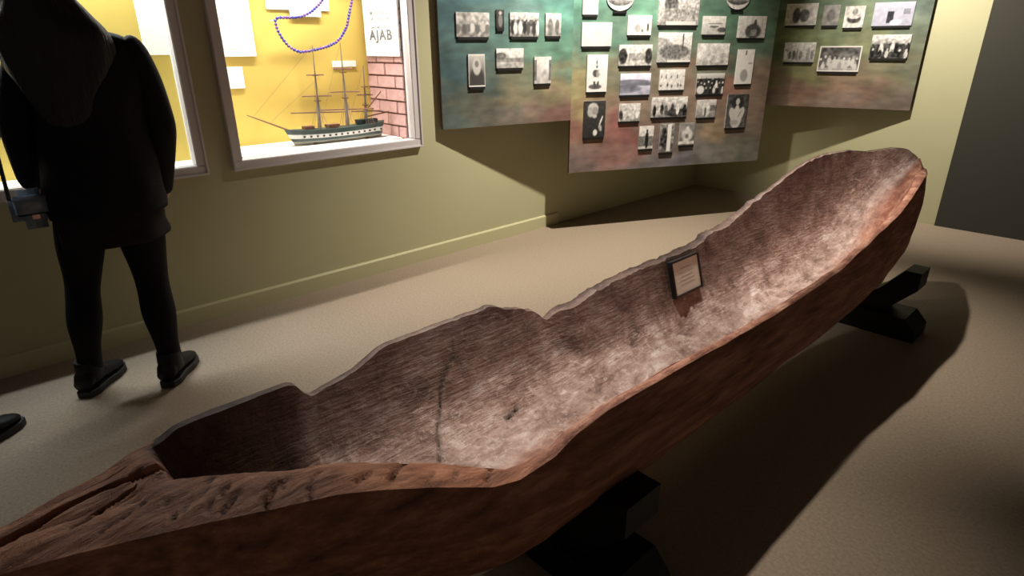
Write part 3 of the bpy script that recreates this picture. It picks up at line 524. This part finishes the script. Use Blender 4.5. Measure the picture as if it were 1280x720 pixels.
def mix(f, a, b_):
    m = N_('ShaderNodeMix', data_type='RGBA'); lk.new(f, m.inputs[0]) if not isinstance(f, float) else setattr(m.inputs[0], 'default_value', f)
    lk.new(a, m.inputs[6]); lk.new(b_, m.inputs[7]); return m.outputs[2]
outer = ramp(noise_n(5, (6, .9, 6), 8, .65), [(.3, (104, 64, 48)), (.5, (160, 104, 76)), (.68, (198, 140, 106))])
inner = ramp(noise_n(7, (1.6, 1, 1.6), 10, .7, .4), [(.30, (98, 80, 74)), (.44, (156, 130, 120)), (.56, (188, 164, 155)), (.68, (222, 210, 204))])
fleck = N_('ShaderNodeMapRange'); fleck.inputs[1].default_value = .54; fleck.inputs[2].default_value = .64; lk.new(noise_n(26, (1.2, 1, 1), 6, .75, 1.2), fleck.inputs[0])
fw_ = N_('ShaderNodeMath', operation='MULTIPLY'); fw_.inputs[1].default_value = .55; lk.new(fleck.outputs[0], fw_.inputs[0])
wh = N_('ShaderNodeRGB'); wh.outputs[0].default_value = (*s2l((226, 212, 204)), 1)
inner2 = mix(fw_.outputs[0], inner, wh.outputs[0])
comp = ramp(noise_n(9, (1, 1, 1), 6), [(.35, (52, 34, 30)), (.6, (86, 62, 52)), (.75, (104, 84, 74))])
warm = ramp(noise_n(11, (1.2, 1, 1.2), 9, .72, .6), [(.3, (104, 64, 52)), (.48, (160, 108, 90)), (.6, (190, 142, 120)), (.72, (222, 186, 166))])
inner2 = mix(at.outputs['Alpha'], inner2, warm)
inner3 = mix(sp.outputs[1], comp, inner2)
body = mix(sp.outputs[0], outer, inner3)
blk = N_('ShaderNodeRGB'); blk.outputs[0].default_value = (.008, .005, .004, 1)
body = mix(sp.outputs[2], body, blk.outputs[0])
lk.new(body, b.inputs['Base Color']); b.inputs['Roughness'].default_value = .62; b.inputs['Specular IOR Level'].default_value = .35
bp = N_('ShaderNodeBump'); bp.inputs['Strength'].default_value = .7; bp.inputs['Distance'].default_value = .012
ad = N_('ShaderNodeMath', operation='ADD'); lk.new(noise_n(22, (1, 1, 1), 8, .7, .8), ad.inputs[0]); lk.new(noise_n(14, (6, .8, 6), 5), ad.inputs[1]); lk.new(ad.outputs[0], bp.inputs['Height']); lk.new(bp.outputs[0], b.inputs['Normal'])
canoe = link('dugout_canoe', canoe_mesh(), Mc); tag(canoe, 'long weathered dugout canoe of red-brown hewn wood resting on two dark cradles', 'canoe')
# ---------------------------------------------------------------- cradles
M_stand = mat('black_stained_timber', s2l((17, 15, 19)), .55, .3, noise_scale=20, amt=.2, bump=.1)
def cradle(xc, y, lab):
    e = tag(empty('cradle_stand', (xc, y, 0)), lab, 'stand', 'dark cradle stands under the canoe')
    bm = bmesh.new(); prism(bm, [(-.44, 0), (.44, 0), (.44, .055), (.385, .115), (-.385, .115), (-.44, .055)], 'y', -.1, .1)
    build('base_beam', bm, M_stand, e)
    bm = bmesh.new(); prism(bm, [(-.27, .115), (.27, .115), (.40, .26), (.40, .35), (.33, .35), (.24, .235), (.12, .14), (-.12, .14), (-.24, .235), (-.33, .35), (-.40, .35), (-.40, .26)], 'y', -.07, .07)
    build('saddle', bm, M_stand, e)
    bm = bmesh.new()
    for s in (-1, 1):
        A0 = (s * .34, -.072, .06); box(bm, s * .3 - .012, s * .3 + .012, -.106, -.1, .05, .074, bev=.003)
    build('bolt', bm, mat('dull_bolt_steel', s2l((60, 60, 62)), .4, metal=.8), e)
cradle(2.29, 3.36, 'dark timber cradle stand beneath the raised far end of the canoe')
cradle(2.28, 1.04, 'dark timber cradle stand near the camera under the canoe middle')
# ---------------------------------------------------------------- small framed notice in the canoe
sgn = tag(empty('framed_notice', (2.095, 2.19, .392), 0), 'small black framed notice standing inside the canoe', 'sign')
Mt = Matrix.Rotation(math.radians(-16), 4, 'Y')
bm = bmesh.new(); W, Hh, t = .213, .158, .009
for a in ((-W / 2, -W / 2 + t, 0, Hh), (W / 2 - t, W / 2, 0, Hh), (-W / 2 + t, W / 2 - t, 0, t), (-W / 2 + t, W / 2 - t, Hh - t, Hh)): box(bm, -.018, .004, *a, bev=.001, M=Mt)
build('frame', bm, M_blk, sgn)
build('backing_board', bx(-.016, -.006, -W / 2 + t, W / 2 - t, t, Hh - t, M=Mt), M_blk, sgn)
build('paper_sheet', bx(-.006, -.002, -W / 2 + t, W / 2 - t, t, Hh - t, M=Mt), mat('grey_green_paper', s2l((240, 244, 232)), .6), sgn)
bm = bmesh.new(); rr = random.Random(3)
for i in range(5): z = Hh - .045 - i * .017; hw = rr.uniform(.03, .07); box(bm, -.002, -.0015, -hw, hw, z, z + .004, M=Mt)
build('text_lines', bm, mat('light_grey_ink', s2l((198, 203, 190)), .8), sgn)
bm = bmesh.new(); prism(bm, [(-.03, -.08), (-.018, .0), (-.03, .06), (-.07, -.075)], 'y', -.02, .02); build('easel_leg', bm, M_blk, sgn)
# ---------------------------------------------------------------- people
M_coat = mat('black_coat_fabric', s2l((12, 10, 15)), .85, .25, noise_scale=30, amt=.2, bump=.2, bscale=120)
M_skirt = mat('dark_brown_skirt_fabric', s2l((34, 27, 28)), .9, .2, noise_scale=25, amt=.25)
M_tight = mat('black_tights', s2l((16, 13, 17)), .8, .2); M_boot = mat('black_boot_leather', s2l((12, 11, 13)), .5, .3); M_sole = mat('boot_sole', s2l((34, 31, 32)), .6)
M_hair = mat('dark_brown_hair', s2l((19, 14, 15)), .5, .4, noise_scale=8, amt=.5, stretch=(12, 12, .6), bump=.6, bscale=9)
M_skin = mat('skin', s2l((205, 160, 138)), .55, .3)
def loft(name, rings, m, parent, n=28, fold=0, cap=True, sub=4):
    """rings: (cx, cy, z, rx, ry); smoothly interpolated"""
    R = np.array(rings, float); K = len(R); V = []; Fc = []; T = np.linspace(0, K - 1, (K - 1) * sub + 1)
    def cr(t):
        i = min(int(t), K - 2); f = t - i; p0, p1, p2, p3 = R[max(i - 1, 0)], R[i], R[i + 1], R[min(i + 2, K - 1)]
        return .5 * ((2 * p1) + (p2 - p0) * f + (2 * p0 - 5 * p1 + 4 * p2 - p3) * f * f + (3 * p1 - p0 - 3 * p2 + p3) * f ** 3)
    for t in T:
        c = cr(t)
        for k in range(n):
            a = k * math.tau / n; f = 1 + fold * (math.sin(a * 7 + t) * .5 + noise.noise(Vector((math.cos(a) * 2, math.sin(a) * 2, t * 1.3)))) 
            V.append((c[0] + math.cos(a) * max(.002, c[3]) * f, c[1] + math.sin(a) * max(.002, c[4]) * f, c[2]))
    for i in range(len(T) - 1):
        for k in range(n): Fc.append((i * n + k, i * n + (k + 1) % n, (i + 1) * n + (k + 1) % n, (i + 1) * n + k))
    if cap: Fc += [list(range(n))[::-1], [(len(T) - 1) * n + k for k in range(n)]]
    return pydata(name, V, Fc, m, parent, True)
def skin(verts, edges, radii, root=0, sub=2):
    me = bpy.data.meshes.new('t'); me.from_pydata(verts, edges, []); o = bpy.data.objects.new('t', me); C.objects.link(o)
    md = o.modifiers.new('s', 'SKIN'); md.use_smooth_shade = True
    for i, r in enumerate(radii): me.skin_vertices[0].data[i].radius = (r, r) if not isinstance(r, tuple) else r
    me.skin_vertices[0].data[root].use_root = True
    o.modifiers.new('u', 'SUBSURF').levels = sub; bpy.context.view_layer.update()
    out = bpy.data.meshes.new_from_object(o.evaluated_get(bpy.context.evaluated_depsgraph_get())); bpy.data.objects.remove(o); return out
def chain(V, E, R, pts, start=None):
    last = start
    for p, r in pts:
        V.append(p); R.append(r)
        if last is not None: E.append((last, len(V) - 1))
        last = len(V) - 1
    return last
def head_bm(bm, c, tilt=0, turn=0):
    hv = bmesh.ops.create_uvsphere(bm, u_segments=32, v_segments=24, radius=1)['verts']
    Mh = Matrix.Translation(c) @ Matrix.Rotation(turn, 4, 'Z') @ Matrix.Rotation(tilt, 4, 'X')
    for v in hv:
        x, y, z = v.co; f = max(0, y)
        X = x * .074 * (1 - .22 * max(0, -z)); Y = y * .095; Z = z * .118
        Y += f * (.024 * g(x, 0, .16) * g(z, -.12, .2) + .007 * g(x, 0, .3) * g(z, -.5, .12) + .008 * g(x, 0, .3) * g(z, -.85, .2) - .010 * (g(x, .38, .18) + g(x, -.38, .18)) * g(z, .08, .14))
        v.co = Mh @ Vector((X, Y, Z))
    for s in (-1, 1):
        ev = bmesh.ops.create_uvsphere(bm, u_segments=10, v_segments=8, radius=1)['verts']
        for v in ev: v.co = Mh @ Vector((s * (.074 + v.co.x * .008), -.005 + v.co.y * .018, -.005 + v.co.z * .031))
    return Mh
def person(loc, rz, lab, cfg):
    e = tag(empty('person', loc, rz), lab, 'person')
    hip, sh, hd = cfg['hip'], cfg['sh'], cfg['head']; V = []; E = []; R = []
    pel = chain(V, E, R, [((hip, 0, .90), .13)])
    up = chain(V, E, R, [((lerp(hip, sh, .4), .01, 1.06), .11), ((lerp(hip, sh, .8), .0, 1.24), .125), ((sh, -.005, 1.36), .10)], pel)
    nk_ = chain(V, E, R, [((lerp(sh, hd, .5), .005, 1.45), .052), ((hd, .02, 1.53), .055)], up)
    for s, fx, fy in ((-1, *cfg['lf']), (1, *cfg['rf'])):
        hx = hip + s * .085
        chain(V, E, R, [((hx, 0, .84), .095), ((lerp(hx, fx, .3), .012, .66), .078), ((lerp(hx, fx, .55), .015 + fy * .4, .48), .055), ((lerp(hx, fx, .75), -.012 + fy * .8, .33), .054), ((fx, fy, .12), .036), ((fx, fy + .01, .06), .036)], pel)
    hands = []
    for s in (-1, 1):
        a = cfg['arm'][0 if s < 0 else 1]; s0 = (sh + s * .15, -.01, 1.37)
        el, wr = Vector(a[0]), Vector(a[1]); w_ = chain(V, E, R, [(s0, .062), (tuple(Vector(s0).lerp(el, .5)), .047), (tuple(el), .038), (tuple(el.lerp(wr, .4)), .036), (tuple(wr), .026)], up)
        d = (wr - el).normalized(); pd = Vector(a[2]).normalized(); sd = d.cross(pd).normalized() * s
        palm = wr + d * .05; p1 = chain(V, E, R, [(tuple(palm), .030)], w_); hands.append((wr, d, pd, sd))
    me = skin(V, E, R)
    bm = bmesh.new(); bm.from_mesh(me)
    Mh = head_bm(bm, Vector((hd + cfg.get('hdx', 0), .035, 1.615)), cfg.get('tilt', 0), cfg.get('turn', 0))
    for wr, d, pd, sd in hands:        # five separate bent fingers rooted inside the palm
        for q, (off, ln) in enumerate(((-.027, .062), (-.009, .07), (.009, .066), (.026, .052))):
            b0 = wr + d * .055 + sd * off; k1 = b0 + d * .042 * ln / .066; k2 = k1 + (d * .8 + pd * .6).normalized() * ln * .45; k3 = k2 + (d * .2 + pd).normalized() * ln * .35
            tube(bm, [b0, k1, k2, k3], .0088, 8, .0065)
        tb = wr + d * .02 - sd * .022; tube(bm, [tb, tb - sd * .025 + d * .025, tb - sd * .03 + d * .055 + pd * .01], .0105, 8, .0075)
    body = build('body', bm, M_skin, e, True)
    # face parts
    M_eye = bpy.data.materials.get('eye_white') or mat('eye_white', s2l((225, 222, 218)), .3); M_lip = bpy.data.materials.get('lip') or mat('lip', s2l((160, 90, 85)), .5)
    for s in (-1, 1):
        bm = bmesh.new(); bmesh.ops.create_uvsphere(bm, u_segments=12, v_segments=8, radius=.012, matrix=Mh @ Matrix.Translation((s * .029, .074, .008))); build('eye', bm, M_eye, e, True)
        bm = bmesh.new(); bmesh.ops.create_uvsphere(bm, u_segments=10, v_segments=6, radius=.006, matrix=Mh @ Matrix.Translation((s * .029, .0835, .008))); build('iris', bm, M_hair, e, True)
        bm = bmesh.new(); tube(bm, [Mh @ Vector(p) for p in ((s * .014, .093, .027), (s * .03, .089, .031), (s * .044, .075, .026))], .003, 6); build('eyebrow', bm, M_hair, e)
    bm = bmesh.new(); bmesh.ops.create_uvsphere(bm, u_segments=12, v_segments=8, radius=1, matrix=Mh @ Matrix.Translation((0, .088, -.055)) @ Matrix.Diagonal((.022, .009, .007, 1))); build('mouth', bm, M_lip, e, True)
    # hair: cap and long back
    hx = hd + cfg.get('hdx', 0); HL = cfg['hair']
    if HL:
        rg = [(hx, -.0, 1.75, .006, .006), (hx, -.005, 1.742, .05, .06), (hx, -.01, 1.70, .083, .098), (hx, -.022, 1.64, .092, .10), (hx, -.045, 1.58, .10, .088), (lerp(hx, sh, .2), -.07, 1.50, .135, .078), (lerp(hx, sh, .35), -.085, 1.43, .172, .076), (lerp(hx, sh, .4), -.1, 1.34, .168, .062), (lerp(hx, sh, .4), -.108, 1.24, .13, .05), (lerp(hx, sh, .35), -.11, 1.15, .085, .036), (lerp(hx, sh, .35), -.11, 1.10, .03, .015)]
    else: rg = [(hx, 0, 1.75, .006, .006), (hx, -.005, 1.742, .05, .06), (hx, -.012, 1.70, .082, .095), (hx, -.028, 1.64, .084, .088), (hx, -.05, 1.56, .06, .055), (hx, -.05, 1.53, .02, .02)]
    loft('hair', rg, M_hair, e, 36, .05)
    # clothes
    ct, lg, sk = cfg['mats']
    coat = loft('coat', [(hip, .0, .775, .205, .158), (hip, 0, .86, .208, .158), (lerp(hip, sh, .3), 0, .98, .192, .145), (lerp(hip, sh, .6), 0, 1.12, .187, .14), (sh, -.005, 1.26, .20, .142), (sh, -.01, 1.36, .195, .12), (sh, -.008, 1.42, .158, .098), (lerp(sh, hd, .4), 0, 1.455, .075, .068), (lerp(sh, hd, .5), 0, 1.48, .062, .06)], ct, e, 40, .028)
    for s in (0, 1):
        a = cfg['arm'][s]; sg_ = -1 if s == 0 else 1; s0 = Vector((sh + sg_ * .155, -.01, 1.375)); el, wr = Vector(a[0]), Vector(a[1])
        V = []; E = []; R = []; chain(V, E, R, [(tuple(s0 - Vector((sg_ * .03, 0, -.01))), .066), (tuple(s0), .078), (tuple(s0.lerp(el, .5) + Vector((sg_ * .008, 0, 0))), .068), (tuple(el), .060), (tuple(el.lerp(wr, .45)), .056), (tuple(el.lerp(wr, 1.28)), .045)])
        m_ = skin(V, E, R); link('sleeve', m_, ct, e, True)
    if sk:
        loft('skirt', [(hip, 0, .665, .192, .16), (hip, 0, .72, .19, .155), (hip, 0, .80, .182, .14), (hip, 0, .90, .165, .125)], sk, e, 44, .05)
    for s, fx, fy in ((-1, *cfg['lf']), (1, *cfg['rf'])):
        hx_ = hip + s * .085
        loft('tights_leg' if sk else 'trouser_leg', [(fx, fy, .10, .046, .05), (lerp(hx_, fx, .9), -.008 + fy * .95, .2, .048, .053), (lerp(hx_, fx, .75), -.014 + fy * .8, .33, .064, .068), (lerp(hx_, fx, .62), .0 + fy * .55, .44, .062, .064), (lerp(hx_, fx, .5), .015 + fy * .4, .52, .068, .07), (lerp(hx_, fx, .3), .012 + fy * .2, .66, .088, .09), (hx_, 0, .82, .10, .105), (hx_, 0, .90, .09, .10)], lg, e, 24, .01)
        # boots
        yw = cfg['toe'][0 if s < 0 else 1]
        bt = empty('boot', (fx, fy, 0), yw); bt.parent = e
        rgs = []
        V = []; Fc = []; prof = [(-.075, .036, .03, .085), (-.06, .040, .03, .12), (-.02, .041, .03, .13), (.02, .040, .03, .12), (.06, .042, .03, .088), (.11, .045, .03, .07), (.15, .040, .03, .062), (.175, .026, .03, .052), (.186, .008, .03, .042)]
        n = 16
        for (yy, hw, z0, z1) in prof:
            for k in range(n):
                a_ = k * math.tau / n; V.append((math.cos(a_) * hw, yy, z0 + (z1 - z0) * (math.sin(a_) * .5 + .5)))
        for i in range(len(prof) - 1):
            for k in range(n): Fc.append((i * n + k, (i + 1) * n + k, (i + 1) * n + (k + 1) % n, i * n + (k + 1) % n))
        Fc += [list(range(n)), [(len(prof) - 1) * n + k for k in range(n)][::-1]]
        pydata('boot_foot', V, Fc, M_boot, bt, True)
        if sk: loft('boot_shaft', [(0, -.01, .06, .047, .058), (0, -.01, .10, .048, .058), (0, -.008, .145, .047, .053), (0, -.008, .15, .045, .051)], M_boot, bt, 20, 0)
        else: loft('sock', [(0, -.008, .08, .045, .05), (0, -.008, .15, .047, .051)], M_white, bt, 20, 0)
        bm = bmesh.new(); prism(bm, [(-.03, -.08), (.03, -.08), (.044, -.04), (.04, .03), (.05, .1), (.042, .16), (.02, .192), (-.02, .192), (-.042, .16), (-.048, .1), (-.038, .03), (-.044, -.04)], 'z', 0, .03); bmesh.ops.recalc_face_normals(bm, faces=bm.faces); bmesh.ops.bevel(bm, geom=bm.edges[:], offset=.003, segments=1, affect='EDGES'); build('boot_sole', bm, M_sole, bt)
    return e
RZ = math.atan2(.3, -.954) - math.pi / 2   # forward +Y local -> world (-.954,.3)
cfgA = dict(hip=.07, sh=.105, head=.03, hdx=-.01, tilt=-.15, turn=.2, lf=(-.15, 0.02), rf=(.16, -.04), toe=(-.42, -.36), hair=True, mats=(M_coat, M_tight, M_skirt),
    arm=[((-.14, -.03, 1.12), (-.175, .10, .92), (.3, 1, 0)), ((.315, .0, 1.09), (.265, .13, .86), (-.5, .9, .1))])
person((.475, .36, 0), RZ, 'person seen from behind in black coat, short skirt, black tights and boots, facing the windows', cfgA)
M_grey = mat('grey_jacket_fabric', s2l((52, 50, 54)), .9); M_jean = mat('dark_trouser_fabric', s2l((30, 30, 38)), .9)
cfgB = dict(hip=0, sh=0, head=0, lf=(-.13, 0), rf=(.10, .07), toe=(.1, -.1), hair=False, mats=(M_grey, M_jean, None),
    arm=[((-.25, -.03, 1.10), (-.25, .08, .85), (.3, 1, 0)), ((.25, -.03, 1.10), (.25, .08, .85), (-.3, 1, 0))])
person((.57, -.325, 0), math.radians(38), 'second visitor, only the toe of one dark shoe showing at the left picture edge', cfgB)
# shoulder bag at the first visitor's left hip
bag = tag(empty('shoulder_bag', (.475, .19, .75)), 'small glossy dark grey bag hanging at the standing person\'s left hip', 'bag')
M_bag = mat('glossy_grey_bag', s2l((112, 122, 134)), .25, .6, noise_scale=10, amt=.2, bump=.3, bscale=18)
bm = bmesh.new(); box(bm, -.04, .045, -.068, .068, .0, .15, bev=.035); build('bag_body', bm, M_bag, bag, True)
bm = bmesh.new(); box(bm, .040, .052, -.056, .056, .06, .135, bev=.006); build('flap', bm, M_bag, bag, True)
M_chrome = mat('polished_clasp_metal', s2l((210, 210, 212)), .15, metal=1)
bm = bmesh.new(); box(bm, .05, .057, -.012, .012, .045, .062, bev=.002); build('clasp', bm, M_chrome, bag)
bm = bmesh.new(); tube(bm, [(0, .06, .11), (.05, .12, .3), (.055, .25, .52), (.04, .36, .64)], .007, 6); tube(bm, [(0, -.06, .11), (-.02, -.05, .3), (-.1, .05, .5)], .007, 6); build('strap', bm, M_blk, bag)
bm = bmesh.new(); bmesh.ops.create_uvsphere(bm, u_segments=10, v_segments=6, radius=.009, matrix=Matrix.Translation((.01, .066, .118))); build('strap_ring', bm, M_chrome, bag, True)
# ---------------------------------------------------------------- spot fixtures on the ceiling
M_fix = mat('black_fixture_metal', s2l((28, 28, 28)), .4, metal=.3)
for L_, tg, P_, A_, B_, lab in SPOTS:
    x, y = L_[0], L_[1]
    e = tag(empty('ceiling_spotlight', (x, y, 3)), lab, 'spotlight'); d = (Vector(tg) - Vector((x, y, 2.86))).normalized(); o_ = Vector((0, 0, -.14))
    bm = bmesh.new(); tube(bm, [(0, 0, 0), (0, 0, -.07)], .012, 8); box(bm, -.04, .04, -.04, .04, -.02, 0); build('mount', bm, M_fix, e)
    # open reflector cup around the lamp
    u_ = d.orthogonal().normalized(); v_ = d.cross(u_); V = []; Fc = []; n = 20
    for r, t in ((.02, -.06), (.045, -.045), (.05, .0), (.047, .0), (.042, -.042), (.018, -.055)):
        for k in range(n): a = k * math.tau / n; V.append(o_ + d * t + (u_ * math.cos(a) + v_ * math.sin(a)) * r)
    for i in range(5):
        for k in range(n): Fc.append((i * n + k, i * n + (k + 1) % n, (i + 1) * n + (k + 1) % n, (i + 1) * n + k))
    Fc.append(list(range(n))); pydata('reflector_cup', V, Fc, M_fix, e, True)
